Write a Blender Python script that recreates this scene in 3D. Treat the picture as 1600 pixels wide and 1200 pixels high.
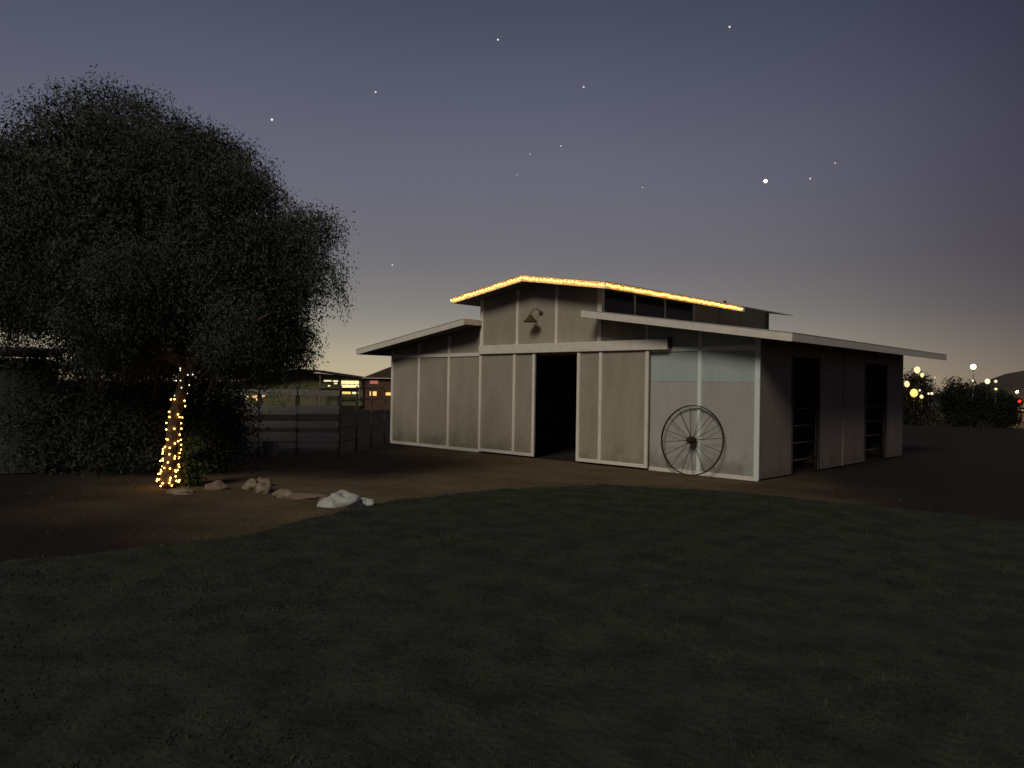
import bpy, bmesh, math, random
import numpy as np
from mathutils import Vector, Matrix, noise

scene = bpy.context.scene
for o in list(bpy.data.objects):
    bpy.data.objects.remove(o)
COL = scene.collection
R = math.radians

# ------------------------------------------------------------------ camera
CAM = Vector((11.7777, -13.0349, 1.6677))
YAW, PITCH, ROLL = -0.7673, 0.0024, 0.0154
fw = Vector((math.sin(YAW) * math.cos(PITCH), math.cos(YAW) * math.cos(PITCH), math.sin(PITCH)))
rt = Vector((math.cos(YAW), -math.sin(YAW), 0))
up = rt.cross(fw)
r2 = rt * math.cos(ROLL) + up * math.sin(ROLL)
u2 = -rt * math.sin(ROLL) + up * math.cos(ROLL)
cd = bpy.data.cameras.new('camera')
cam = bpy.data.objects.new('camera', cd)
COL.objects.link(cam)
m = Matrix((r2, u2, -fw)).transposed().to_4x4()
m.translation = CAM
cam.matrix_world = m
cd.sensor_width = 36
cd.lens = 36 * 1180.56 / 1600
cd.clip_start = 0.05
cd.clip_end = 6000
scene.camera = cam

# ------------------------------------------------------------------ dusk sky
world = bpy.data.worlds.new('World')
scene.world = world
world.use_nodes = True
nt = world.node_tree
nt.nodes.clear()
N = nt.nodes.new
L = nt.links.new
out = N('ShaderNodeOutputWorld')
bg = N('ShaderNodeBackground')
L(bg.outputs[0], out.inputs[0])
tc = N('ShaderNodeTexCoord')
sep = N('ShaderNodeSeparateXYZ')
L(tc.outputs['Generated'], sep.inputs[0])
mr = N('ShaderNodeMapRange')
mr.inputs['From Min'].default_value = 0
mr.inputs['From Max'].default_value = 0.6
L(sep.outputs['Z'], mr.inputs['Value'])
ramp = N('ShaderNodeValToRGB')
ramp.color_ramp.interpolation = 'B_SPLINE'
stops = [(0.0, (.52, .42, .26)), (.03, (.45, .385, .27)), (.06, (.33, .30, .24)), (.10, (.225, .215, .20)), (.16, (.163, .157, .174)),
         (.24, (.145, .145, .192)), (.34, (.108, .116, .168)), (.45, (.060, .070, .108)), (.6, (.040, .048, .074))]
el = ramp.color_ramp.elements
for i, (p, c) in enumerate(stops):
    e = el[i] if i < 2 else el.new(p / .6)
    e.position = p / .6
    e.color = (*c, 1)
L(mr.outputs[0], ramp.inputs[0])
# the afterglow sits over the left of the view and fades round to the other side
flat = N('ShaderNodeVectorMath'); flat.operation = 'MULTIPLY'
flat.inputs[1].default_value = (1, 1, 0)
L(tc.outputs['Generated'], flat.inputs[0])
nrm = N('ShaderNodeVectorMath'); nrm.operation = 'NORMALIZE'
L(flat.outputs[0], nrm.inputs[0])
dot = N('ShaderNodeVectorMath'); dot.operation = 'DOT_PRODUCT'
GAZ = R(-55)
dot.inputs[1].default_value = (math.sin(GAZ), math.cos(GAZ), 0)
L(nrm.outputs[0], dot.inputs[0])
tint = N('ShaderNodeMix'); tint.data_type = 'RGBA'
tint.inputs['A'].default_value = (.30, .26, .34, 1)
tint.inputs['B'].default_value = (1.0, 1.0, 1.0, 1)
az01 = N('ShaderNodeMapRange'); az01.interpolation_type = 'SMOOTHSTEP'
az01.inputs['From Min'].default_value = 0.58
az01.inputs['From Max'].default_value = 1.0
L(dot.outputs['Value'], az01.inputs['Value'])
L(az01.outputs[0], tint.inputs['Factor'])
mul = N('ShaderNodeMix'); mul.data_type = 'RGBA'; mul.blend_type = 'MULTIPLY'
mul.inputs['Factor'].default_value = 1
L(ramp.outputs[0], mul.inputs['A'])
L(tint.outputs['Result'], mul.inputs['B'])
# thin uneven night haze
nz = N('ShaderNodeTexNoise'); nz.inputs['Scale'].default_value = 2.2; nz.inputs['Detail'].default_value = 3
L(tc.outputs['Generated'], nz.inputs['Vector'])
nmr = N('ShaderNodeMapRange')
nmr.inputs['To Min'].default_value = .90
nmr.inputs['To Max'].default_value = 1.10
L(nz.outputs['Fac'], nmr.inputs['Value'])
mul2 = N('ShaderNodeVectorMath'); mul2.operation = 'SCALE'
L(mul.outputs['Result'], mul2.inputs[0])
L(nmr.outputs[0], mul2.inputs['Scale'])
L(mul2.outputs[0], bg.inputs['Color'])
bg.inputs['Strength'].default_value = 1.0

# ------------------------------------------------------------------ the one soft key light
sl = bpy.data.lights.new('moonlight', 'SUN')
sl.energy = 1.16
sl.angle = R(19)
sl.color = (1.0, .91, .76)
sun = bpy.data.objects.new('moonlight', sl)
COL.objects.link(sun)
SE, SA = R(36), R(-17)                           # low, from over the lawn behind the camera
sdir = Vector((math.sin(SA) * math.cos(SE), math.cos(SA) * math.cos(SE), -math.sin(SE)))
sun.rotation_euler = sdir.to_track_quat('-Z', 'Y').to_euler()

scene.view_settings.view_transform = 'Standard'
scene.view_settings.look = 'None'
scene.view_settings.exposure = 0
scene.view_settings.gamma = 1
scene.view_settings.use_curve_mapping = False
scene.render.engine = 'CYCLES'

# ------------------------------------------------------------------ helpers
def mat(name, c, rough=.8, c2=None, scale=4.0, detail=4, stretch=(1, 1, 1), bump=0, bscale=None, metal=0, rnd=0, spec=.3,
        emit=None, es=0, cr=(.35, .65)):
    mm = bpy.data.materials.new(name)
    mm.use_nodes = True
    t = mm.node_tree
    b = t.nodes['Principled BSDF']
    b.inputs['Base Color'].default_value = (*c, 1)
    b.inputs['Roughness'].default_value = rough
    b.inputs['Metallic'].default_value = metal
    b.inputs['Specular IOR Level'].default_value = spec
    col = None
    if c2 is not None or bump:
        co = t.nodes.new('ShaderNodeTexCoord')
        mp = t.nodes.new('ShaderNodeMapping')
        mp.inputs['Scale'].default_value = stretch
        t.links.new(co.outputs['Object'], mp.inputs[0])
        n = t.nodes.new('ShaderNodeTexNoise')
        n.inputs['Scale'].default_value = scale
        n.inputs['Detail'].default_value = detail
        n.inputs['Roughness'].default_value = .65
        t.links.new(mp.outputs[0], n.inputs['Vector'])
        if c2 is not None:
            rp = t.nodes.new('ShaderNodeValToRGB')
            rp.color_ramp.elements[0].color = (*c, 1)
            rp.color_ramp.elements[1].color = (*c2, 1)
            rp.color_ramp.elements[0].position = cr[0]
            rp.color_ramp.elements[1].position = cr[1]
            t.links.new(n.outputs['Fac'], rp.inputs[0])
            col = rp.outputs[0]
        if bump:
            n2 = n
            if bscale:
                n2 = t.nodes.new('ShaderNodeTexNoise')
                n2.inputs['Scale'].default_value = bscale
                n2.inputs['Detail'].default_value = 5
                t.links.new(mp.outputs[0], n2.inputs['Vector'])
            bp = t.nodes.new('ShaderNodeBump')
            bp.inputs['Strength'].default_value = bump
            bp.inputs['Distance'].default_value = .05
            t.links.new(n2.outputs['Fac'], bp.inputs['Height'])
            t.links.new(bp.outputs[0], b.inputs['Normal'])
    if rnd:
        oi = t.nodes.new('ShaderNodeObjectInfo')
        m2 = t.nodes.new('ShaderNodeMapRange')
        m2.inputs['To Min'].default_value = 1 - rnd
        m2.inputs['To Max'].default_value = 1 + rnd
        t.links.new(oi.outputs['Random'], m2.inputs['Value'])
        hs = t.nodes.new('ShaderNodeVectorMath'); hs.operation = 'SCALE'
        if col is not None:
            t.links.new(col, hs.inputs[0])
        else:
            hs.inputs[0].default_value = c
        t.links.new(m2.outputs[0], hs.inputs['Scale'])
        col = hs.outputs[0]
    if col is not None:
        t.links.new(col, b.inputs['Base Color'])
    if emit:
        b.inputs['Emission Color'].default_value = (*emit, 1)
        b.inputs['Emission Strength'].default_value = es
    return mm

def link(name, me, mt=None, parent=None, smooth=False):
    o = bpy.data.objects.new(name, me)
    COL.objects.link(o)
    if mt is not None:
        me.materials.append(mt) if not me.materials else None
    if parent is not None:
        o.parent = parent
    if smooth and len(me.polygons):
        me.polygons.foreach_set('use_smooth', [True] * len(me.polygons))
    return o

def mesh(name, verts, faces):
    me = bpy.data.meshes.new(name)
    me.from_pydata([tuple(v) for v in verts], [], faces)
    me.update()
    return me

def fastmesh(name, verts, nper):
    """verts (n*nper,3): n separate faces of nper corners"""
    me = bpy.data.meshes.new(name)
    nv = len(verts)
    nf = nv // nper
    me.vertices.add(nv)
    me.vertices.foreach_set('co', np.asarray(verts, np.float32).ravel())
    me.loops.add(nv)
    me.loops.foreach_set('vertex_index', np.arange(nv, dtype=np.int32))
    me.polygons.add(nf)
    me.polygons.foreach_set('loop_start', np.arange(0, nv, nper, dtype=np.int32))
    me.polygons.foreach_set('loop_total', np.full(nf, nper, np.int32))
    me.update(calc_edges=True)
    return me

def empty(name, loc, label, cat, group=None):
    o = bpy.data.objects.new(name, None)
    COL.objects.link(o)
    o.location = loc
    o.empty_display_size = .2
    tag(o, label, cat, group)
    return o

def tag(o, label, cat, group=None):
    o['label'] = label
    o['category'] = cat
    if group:
        o['group'] = group
    return o

def box(name, x0, x1, y0, y1, z0, z1, mt, parent=None, bevel=0):
    """box in the parent's coordinates"""
    bm = bmesh.new()
    vs = [bm.verts.new(p) for p in ((x0, y0, z0), (x1, y0, z0), (x1, y1, z0), (x0, y1, z0),
                                    (x0, y0, z1), (x1, y0, z1), (x1, y1, z1), (x0, y1, z1))]
    for f in ((3, 2, 1, 0), (4, 5, 6, 7), (0, 1, 5, 4), (1, 2, 6, 5), (2, 3, 7, 6), (3, 0, 4, 7)):
        bm.faces.new([vs[i] for i in f])
    if bevel:
        bmesh.ops.bevel(bm, geom=bm.edges[:], offset=bevel, segments=1, affect='EDGES')
    me = bpy.data.meshes.new(name)
    bm.to_mesh(me); bm.free()
    return link(name, me, mt, parent)

def prism_y(name, prof, y0, y1, mt, parent=None):
    """(x,z) outline, counter-clockwise seen from -Y, run from y0 to y1"""
    n = len(prof)
    v = [(x, y0, z) for x, z in prof] + [(x, y1, z) for x, z in prof]
    f = [tuple(range(n)), tuple(range(2 * n - 1, n - 1, -1))]
    for i in range(n):
        j = (i + 1) % n
        f.append((j, i, n + i, n + j))
    return link(name, mesh(name, v, f), mt, parent)

def tube_data(pts, radii, seg=8, cap=True):
    V, F = [], []
    pts = [Vector(p) for p in pts]
    ref = Vector((0.3, 0.9, 0.2)).normalized()
    for i, p in enumerate(pts):
        a = pts[max(i - 1, 0)]; b = pts[min(i + 1, len(pts) - 1)]
        t = (b - a).normalized()
        if abs(t.dot(ref)) > .95:
            ref = Vector((.9, -.1, .4)).normalized()
        s = t.cross(ref).normalized(); u = s.cross(t)
        for k in range(seg):
            an = 2 * math.pi * k / seg
            V.append(p + (s * math.cos(an) + u * math.sin(an)) * radii[i])
    for i in range(len(pts) - 1):
        for k in range(seg):
            a = i * seg + k; b = i * seg + (k + 1) % seg
            F.append((a, b, b + seg, a + seg))
    if cap:
        F.append(tuple(range(seg - 1, -1, -1)))
        F.append(tuple(range((len(pts) - 1) * seg, len(pts) * seg)))
    return V, F

def tube(name, pts, radii, mt, parent=None, seg=8):
    if not hasattr(radii, '__len__'):
        radii = [radii] * len(pts)
    V, F = tube_data(pts, radii, seg)
    return link(name, mesh(name, V, F), mt, parent, True)

def ico_mesh(name, r, sub=1):
    bm = bmesh.new()
    bmesh.ops.create_icosphere(bm, subdivisions=sub, radius=r)
    me = bpy.data.meshes.new(name)
    bm.to_mesh(me); bm.free()
    me.polygons.foreach_set('use_smooth', [True] * len(me.polygons))
    return me

def leaves(name, pos, size, rng, droop=.5, width=.28):
    """diamond leaves at pos, axis partly drooping"""
    n = len(pos)
    ax = rng.normal(size=(n, 3)); ax[:, 2] -= droop * 2
    ax /= np.linalg.norm(ax, axis=1)[:, None]
    sd = np.cross(ax, rng.normal(size=(n, 3)))
    sd /= np.linalg.norm(sd, axis=1)[:, None] + 1e-9
    L_ = size * rng.uniform(.6, 1.4, n)[:, None]
    w = L_ * width
    q = np.stack([pos, pos + ax * L_ * .45 + sd * w * .5, pos + ax * L_, pos + ax * L_ * .45 - sd * w * .5], 1)
    return fastmesh(name, q.reshape(-1, 3), 4)

def clump_points(ells, nclump, nleaf, rng, cr=(.3, .6), keep=None):
    """leaf points in small clumps spread through a union of ellipsoids; ells rows cx,cy,cz,rx,ry,rz"""
    E = np.array(ells, float)
    vol = E[:, 3] * E[:, 4] * E[:, 5]
    cnt = rng.multinomial(nclump, vol ** .8 / (vol ** .8).sum())
    P = []
    for e, c in zip(E, cnt):
        d = rng.normal(size=(c, 3)); d /= np.linalg.norm(d, axis=1)[:, None]
        r = rng.uniform(0.12, 1, c) ** .42
        ctr = e[:3] + d * r[:, None] * e[3:] * .93
        if keep is not None:
            ctr = ctr[keep(ctr)]
        for q in ctr:
            s = rng.uniform(*cr)
            k = int(nleaf * (s / cr[1]) ** 2 * rng.uniform(.6, 1.3))
            g = np.clip(rng.normal(size=(k, 3)), -1.9, 1.9) * np.array([.5, .5, .42]) * s
            P.append(q + g)
    return np.concatenate(P)

# ------------------------------------------------------------------ materials
M = {}
M['dirt'] = mat('dirt', (.110, .083, .050), .95, (.165, .125, .078), 1.3, 8, bump=.5, bscale=14)
# trodden brown yard; light falling off around it is painted in as darker colour
_t = M['dirt'].node_tree
_b = _t.nodes['Principled BSDF']
_src = _b.inputs['Base Color'].links[0].from_socket
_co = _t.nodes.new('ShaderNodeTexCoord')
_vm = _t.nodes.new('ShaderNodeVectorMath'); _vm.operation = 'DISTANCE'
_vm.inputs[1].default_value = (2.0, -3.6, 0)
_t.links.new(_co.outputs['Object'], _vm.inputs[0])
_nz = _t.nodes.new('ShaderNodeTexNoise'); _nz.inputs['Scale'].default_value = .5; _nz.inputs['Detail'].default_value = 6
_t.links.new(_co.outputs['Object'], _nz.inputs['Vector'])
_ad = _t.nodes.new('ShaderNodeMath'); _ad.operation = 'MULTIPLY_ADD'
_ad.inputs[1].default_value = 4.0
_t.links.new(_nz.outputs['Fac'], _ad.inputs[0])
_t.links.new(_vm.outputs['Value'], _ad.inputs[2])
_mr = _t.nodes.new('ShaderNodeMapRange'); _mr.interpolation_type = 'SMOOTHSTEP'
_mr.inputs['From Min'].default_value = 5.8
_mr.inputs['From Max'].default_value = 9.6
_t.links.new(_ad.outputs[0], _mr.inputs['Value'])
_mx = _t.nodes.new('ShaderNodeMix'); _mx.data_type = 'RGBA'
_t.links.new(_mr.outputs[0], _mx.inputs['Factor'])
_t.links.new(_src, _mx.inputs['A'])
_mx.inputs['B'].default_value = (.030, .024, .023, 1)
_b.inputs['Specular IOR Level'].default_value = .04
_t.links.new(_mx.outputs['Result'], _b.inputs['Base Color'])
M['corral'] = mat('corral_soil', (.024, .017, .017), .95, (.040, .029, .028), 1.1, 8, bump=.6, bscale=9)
M['lawn'] = mat('lawn_soil', (.030, .035, .025), .95, (.056, .064, .047), 2.6, 9, bump=.4, bscale=18, spec=.05)
M['grass'] = mat('grass', (.030, .037, .025), .9, (.060, .070, .050), 2.6, 8, cr=(.40, .60), spec=.05)
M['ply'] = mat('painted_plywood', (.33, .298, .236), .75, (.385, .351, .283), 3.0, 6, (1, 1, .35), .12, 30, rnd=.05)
M['ply_cool'] = mat('painted_plywood_cool', (.40, .475, .455), .75, (.46, .535, .515), 3.0, 6, (1, 1, .35), .12, 30, rnd=.05)
M['ply_grey'] = mat('painted_plywood_grey', (.415, .42, .385), .75, (.47, .47, .435), 3.0, 6, (1, 1, .35), .12, 30, rnd=.05)
M['ply_side'] = mat('side_plywood', (.26, .22, .185), .8, (.32, .275, .235), 2.5, 6, (1, 1, .35), .12, 30, rnd=.06)  # same panels in a darker tone than the front plywood
M['trim'] = mat('white_trim', (.74, .70, .61), .6, (.84, .80, .71), 6, 5, bump=.08, bscale=25, rnd=.05)
M['trim_cool'] = mat('white_trim_cool', (.74, .81, .78), .6, (.80, .87, .84), 6, 5, bump=.08, bscale=25, rnd=.04)
M['roof'] = mat('metal_roof', (.42, .41, .41), .5, (.50, .49, .48), 3, 4, metal=.2)
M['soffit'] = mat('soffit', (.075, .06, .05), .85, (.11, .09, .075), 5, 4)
M['inside'] = mat('barn_inside', (.22, .17, .13), .9, (.32, .25, .19), 3, 5)
M['iron'] = mat('rusty_iron', (.035, .022, .016), .75, (.075, .042, .026), 18, 5, metal=.3, bump=.2)
M['pane'] = mat('dark_glass', (.012, .012, .013), .12, spec=.5)
M['lampmetal'] = mat('brown_enamel', (.07, .045, .025), .5, (.10, .066, .036), 20, 3)
M['wire'] = mat('green_wire', (.03, .035, .02), .6)
M['bulb'] = mat('warm_bulb', (.8, .5, .1), .4, emit=(1, .44, .050), es=19)
M['treebulb'] = mat('tree_bulb', (.8, .5, .2), .4, emit=(1, .48, .085), es=16)
M['coolbulb'] = mat('cool_bulb', (.8, .8, .6), .4, emit=(1, .88, .62), es=2.2)
M['bark'] = mat('bark', (.07, .045, .028), .95, (.13, .085, .05), 9, 6, (1, 1, .3), .6, 16)
M['leaf'] = mat('tree_leaf', (.058, .068, .050), .7, (.092, .105, .080), .9, 4, spec=.05)
M['leaf2'] = mat('shrub_leaf', (.034, .040, .028), .75, (.060, .067, .047), 1.6, 4)
M['leaf_far'] = mat('far_leaf', (.014, .016, .011), .9, (.030, .033, .023), .8, 4, spec=.05)
M['leaf3'] = mat('bright_shrub_leaf', (.035, .050, .016), .7, (.055, .078, .026), 3, 4)
M['rock_white'] = mat('white_rock', (.38, .39, .36), .85, (.60, .61, .57), 5, 6, bump=.4, bscale=12)
M['rock_tan'] = mat('tan_rock', (.20, .155, .11), .9, (.33, .27, .20), 6, 6, bump=.4, bscale=12)
M['rock_pink'] = mat('pink_rock', (.17, .12, .095), .9, (.25, .18, .145), 6, 6, bump=.4, bscale=12)
M['pebble'] = mat('pebble', (.10, .08, .055), .95, (.17, .135, .095), 3, 4, spec=.05)
M['board'] = mat('pale_board', (.68, .68, .56), .85, (.80, .79, .67), 5, 5, (1, 1, 6), .1)
M['post'] = mat('fence_post', (.16, .15, .12), .9, (.24, .22, .18), 8, 5, (1, 1, .3), .3)
M['pipe'] = mat('pipe_rail', (.07, .055, .05), .6, (.10, .08, .07), 8, 3)
M['galv'] = mat('galvanised', (.55, .56, .56), .6, (.68, .69, .69), 7, 3)
M['shed'] = mat('shed_siding', (.040, .041, .044), .85, (.060, .062, .065), 3, 5, (1, 1, .3), .1)
M['house_wall'] = mat('far_house_wall', (.10, .055, .035), .9, (.14, .08, .05), 1.5, 3)
M['house_olive'] = mat('far_house_olive', (.12, .115, .06), .9, (.17, .16, .09), 1, 3)
M['house_roof'] = mat('far_roof', (.05, .030, .022), .9, (.08, .048, .035), 2, 3)
M['house_roof_dark'] = mat('far_roof_dark', (.022, .020, .015), .9)
M['win'] = mat('lit_window', (.8, .7, .4), .5, emit=(1, .80, .36), es=1.15)
M['win_gold'] = mat('gold_window', (.8, .5, .2), .5, emit=(1, .62, .16), es=1.1)
M['win_pale'] = mat('pale_window', (.8, .7, .5), .5, emit=(1, .90, .55), es=1.1)
M['sign'] = mat('red_lit_panel', (.5, .2, .17), .6, emit=(.9, .25, .18), es=.32)
M['hill'] = mat('hill_scrub', (.05, .042, .034), .95, (.085, .07, .055), .3, 6)

def splash(mm):
    '''mud splashed up from the yard and a few run marks, in patches'''
    t = mm.node_tree
    b = t.nodes['Principled BSDF']
    src = b.inputs['Base Color'].links[0].from_socket
    co = t.nodes.new('ShaderNodeNewGeometry')
    sp = t.nodes.new('ShaderNodeSeparateXYZ'); t.links.new(co.outputs['Position'], sp.inputs[0])
    n1 = t.nodes.new('ShaderNodeTexNoise'); n1.inputs['Scale'].default_value = 2.6; n1.inputs['Detail'].default_value = 8; n1.inputs['Roughness'].default_value = .7
    t.links.new(co.outputs['Position'], n1.inputs['Vector'])
    ma = t.nodes.new('ShaderNodeMath'); ma.operation = 'MULTIPLY_ADD'; ma.inputs[1].default_value = -1.5
    t.links.new(n1.outputs['Fac'], ma.inputs[0]); t.links.new(sp.outputs['Z'], ma.inputs[2])
    mr_ = t.nodes.new('ShaderNodeMapRange')
    mr_.inputs['From Min'].default_value = -.35; mr_.inputs['From Max'].default_value = -.72
    mr_.inputs['To Max'].default_value = .55
    t.links.new(ma.outputs[0], mr_.inputs['Value'])
    mp = t.nodes.new('ShaderNodeMapping'); mp.inputs['Scale'].default_value = (7, 7, .45)
    t.links.new(co.outputs['Position'], mp.inputs[0])
    n2 = t.nodes.new('ShaderNodeTexNoise'); n2.inputs['Scale'].default_value = 1.4; n2.inputs['Detail'].default_value = 5
    t.links.new(mp.outputs[0], n2.inputs['Vector'])
    m2 = t.nodes.new('ShaderNodeMapRange'); m2.inputs['From Min'].default_value = .60; m2.inputs['From Max'].default_value = .80; m2.inputs['To Max'].default_value = .28
    t.links.new(n2.outputs['Fac'], m2.inputs['Value'])
    mx_ = t.nodes.new('ShaderNodeMath'); mx_.operation = 'MAXIMUM'
    t.links.new(mr_.outputs[0], mx_.inputs[0]); t.links.new(m2.outputs[0], mx_.inputs[1])
    mi = t.nodes.new('ShaderNodeMix'); mi.data_type = 'RGBA'
    t.links.new(mx_.outputs[0], mi.inputs['Factor']); t.links.new(src, mi.inputs['A'])
    mi.inputs['B'].default_value = (.15, .115, .08, 1)
    t.links.new(mi.outputs['Result'], b.inputs['Base Color'])
for k_ in ('ply', 'ply_cool', 'ply_grey', 'ply_side'):
    splash(M[k_])

# ------------------------------------------------------------------ ground
def ground_z(x, y):
    d = math.hypot(x - 3, y + 2)
    t = min(max((d - 24) / 45, 0), 1)
    return -1.3 * t * t * (3 - 2 * t)
def axis():
    a = np.linspace(-1, 1, 121)
    return np.sinh(a * 5.2) / math.sinh(5.2) * 2500
ax_ = axis()
GV = [(x + 2, y - 3, ground_z(x + 2, y - 3)) for y in ax_ for x in ax_]
GF = [(j * 121 + i, j * 121 + i + 1, (j + 1) * 121 + i + 1, (j + 1) * 121 + i) for j in range(120) for i in range(120)]
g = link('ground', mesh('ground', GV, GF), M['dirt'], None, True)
g['kind'] = 'structure'

EDGE = [(3.55, -16), (3.62, -13.2), (3.72, -11.7), (3.80, -10.9), (3.98, -10.1), (4.0, -9.1), (3.62, -8.1), (3.30, -7.2), (3.10, -6.1), (3.18, -4.9),
        (3.52, -3.75), (4.05, -2.65), (5.1, -1.95), (6.35, -1.62), (7.84, -1.56), (9.75, -1.35), (13, -1.3), (19, -2.0), (27, -3.5)]
def smooth_edge(E, k=22):
    o = []
    for i in range(len(E) - 1):
        p0 = Vector(E[max(i - 1, 0)]); p1 = Vector(E[i]); p2 = Vector(E[i + 1]); p3 = Vector(E[min(i + 2, len(E) - 1)])
        for s in range(k):
            t = s / k
            q = .5 * ((2 * p1) + (p2 - p0) * t + (2 * p0 - 5 * p1 + 4 * p2 - p3) * t * t + (3 * p1 - p0 - 3 * p2 + p3) * t ** 3)
            w = noise.noise(Vector((q.x * 1.7, q.y * 1.7, 3.1))) * .14 + noise.noise(Vector((q.x * 5, q.y * 5, 9.))) * .08 + noise.noise(Vector((q.x * 13, q.y * 13, 2.))) * .06
            o.append((q.x + w, q.y - w))
    o.append(E[-1])
    return o
LE = smooth_edge(EDGE)
lawn_poly = LE + [(27, -30), (3.5, -30)]
n = len(lawn_poly)
bm = bmesh.new()
f = bm.faces.new([bm.verts.new((x, y, .006)) for x, y in lawn_poly])
bmesh.ops.triangulate(bm, faces=[f])
bm.normal_update()
for f in bm.faces:
    if f.normal.z < 0:
        f.normal_flip()
me = bpy.data.meshes.new('lawn'); bm.to_mesh(me); bm.free()
lawn = link('lawn', me, M['lawn'])
lawn['kind'] = 'structure'

def inside(px, py, poly):
    c = np.zeros(len(px), bool)
    j = len(poly) - 1
    for i in range(len(poly)):
        xi, yi = poly[i]; xj, yj = poly[j]
        cond = ((yi > py) != (yj > py)) & (px < (xj - xi) * (py - yi) / (yj - yi + 1e-12) + xi)
        c ^= cond
        j = i
    return c
rng = np.random.default_rng(4)
ng = 330000
rr = rng.uniform(1.2, 17, ng) ** 1.0
th = rng.uniform(0, 2 * math.pi, ng)
gx = 11.8 + rr * np.cos(th); gy = -13 + rr * np.sin(th)
jx, jy = rng.normal(0, .16, ng), rng.normal(0, .16, ng)          # stragglers creep out over the dirt
ok = inside(gx + jx, gy + jy, lawn_poly) & (gy > -14.5) & (gy < -.4)
gx, gy, rr = gx[ok], gy[ok], rr[ok]
# tufts: keep blades by a patch pattern
pat = np.array([noise.noise(Vector((x * 1.1, y * 1.1, 0))) * .6 + noise.noise(Vector((x * 3.7, y * 3.7, 5))) * .4 for x, y in zip(gx, gy)])
ok = rng.uniform(-.75, .35, len(gx)) < pat
gx, gy, rr, pat = gx[ok], gy[ok], rr[ok], pat[ok]
k = len(gx)
an = rng.uniform(0, 2 * math.pi, k)
h = rng.uniform(.012, .030, k) * (1 + .9 * pat)
w = rng.uniform(.0025, .005, k) * (1 + rr * .10)
base = np.stack([gx, gy, np.full(k, .003)], 1)
sd = np.stack([np.cos(an), np.sin(an), np.zeros(k)], 1) * w[:, None]
tip = base + np.stack([rng.normal(0, .5, k) * h, rng.normal(0, .5, k) * h, h], 1)
gr = link('grass', fastmesh('grass', np.stack([base - sd, base + sd, tip], 1).reshape(-1, 3), 3), M['grass'])
gr['kind'] = 'stuff'
gr['label'] = 'short dark lawn grass in front of the barn'
gr['category'] = 'grass'

# loose pebbles on the yard
rg = np.random.default_rng(31)
pk = 2200
px_ = rg.uniform(-4.5, 9.5, pk); py_ = rg.uniform(-13, -.3, pk)
ok = ~inside(px_, py_, lawn_poly)
px_, py_ = px_[ok], py_[ok]
octa = np.array([(1, 0, 0), (0, 1, 0), (-1, 0, 0), (0, -1, 0), (0, 0, .7)])
tri = [(0, 1, 4), (1, 2, 4), (2, 3, 4), (3, 0, 4)]
Q = []
for x, y in zip(px_, py_):
    r = .005 + .016 * rg.uniform() ** 3
    an = rg.uniform(0, 6.28); c, s_ = math.cos(an), math.sin(an)
    v = octa * r * rg.uniform(.6, 1.3, (5, 1)) * np.array([1, rg.uniform(.6, 1), 1])
    v = np.stack([v[:, 0] * c - v[:, 1] * s_ + x, v[:, 0] * s_ + v[:, 1] * c + y, v[:, 2] + .001], 1)
    for t_ in tri:
        Q.extend(v[list(t_)])
peb = link('pebbles', fastmesh('pebbles', np.array(Q), 3), M['pebble'])
peb['kind'] = 'stuff'
peb['label'] = 'loose pebbles scattered over the bare dirt yard'
peb['category'] = 'pebbles'

# low hill on the right horizon
HV, HF = [], []
nu, nv = 60, 12
for j in range(nv):
    for i in range(nu):
        s = i / (nu - 1); t = j / (nv - 1)
        azm = R(-16 + 60 * s); d = 94 + 72 * t
        prof = math.exp(-((s - .108) / .08) ** 2) * 6.2 + math.exp(-((s - .5) / .22) ** 2) * 6.5
        z = -1.5 + prof * math.sin(math.pi * min(t * 1.05, 1)) + .3 * noise.noise(Vector((s * 25, t * 6, 0)))
        HV.append((12 + d * math.sin(azm), -13 + d * math.cos(azm), z))
for j in range(nv - 1):
    for i in range(nu - 1):
        a = j * nu + i
        HF.append((a, a + 1, a + nu + 1, a + nu))
hill = link('hill', mesh('hill', HV, HF), M['hill'], None, True)
hill['kind'] = 'structure'

# ------------------------------------------------------------------ barn
B = 1.2192
def X(t): return (t - 4.5) * B
W = 4.5 * B                    # half width
LEN = 8.05
OV, SOV = .65, .8375           # lower overhangs
ZJ, SL = 3.274, .1437          # lower roof top at the monitor wall, slope
ZP, SU = 4.184, .1493          # monitor ridge, slope
UW, UOV = 2.36, .5508
MX = 1.5 * B
TH = .125
def zlow(x): return ZJ - SL * (abs(x) - MX)
def zup(x): return ZP - SU * abs(x)

barn = empty('barn', (0, 0, 0), 'long pale panelled barn with raised centre roof and open dark doorway', 'barn')
# front sheets: one sheet per bay below the girt, one above
for t in range(9):
    x0, x1 = X(t) + .002, X(t + 1) - .002
    mono = 3 <= t < 6
    if not mono:
        if t < 3:
            box('wall_panel', x0, x1, -.020, 0, .05, 2.40, M['ply'], barn)
        else:
            seam = 1.80
            box('wall_panel', x0, x1, -.020, 0, .05, seam - .002, M['ply_grey'] if t > 6 else M['ply'], barn)
            box('wall_panel', x0, x1, -.020, 0, seam + .002, 2.40, M['ply_cool'] if t > 6 else M['ply'], barn)
    zt = (lambda x: zup(x) - TH + .004) if mono else (lambda x: zlow(x) - TH + .004)
    prof = [(x0, 2.405), (x1, 2.405), (x1, zt(x1))]
    if t == 4:
        prof.append((0, zt(0)))
    prof.append((x0, zt(x0)))
    prism_y('wall_panel', prof, -.020, 0, M['ply_cool'] if t > 6 else M['ply'], barn)
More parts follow.
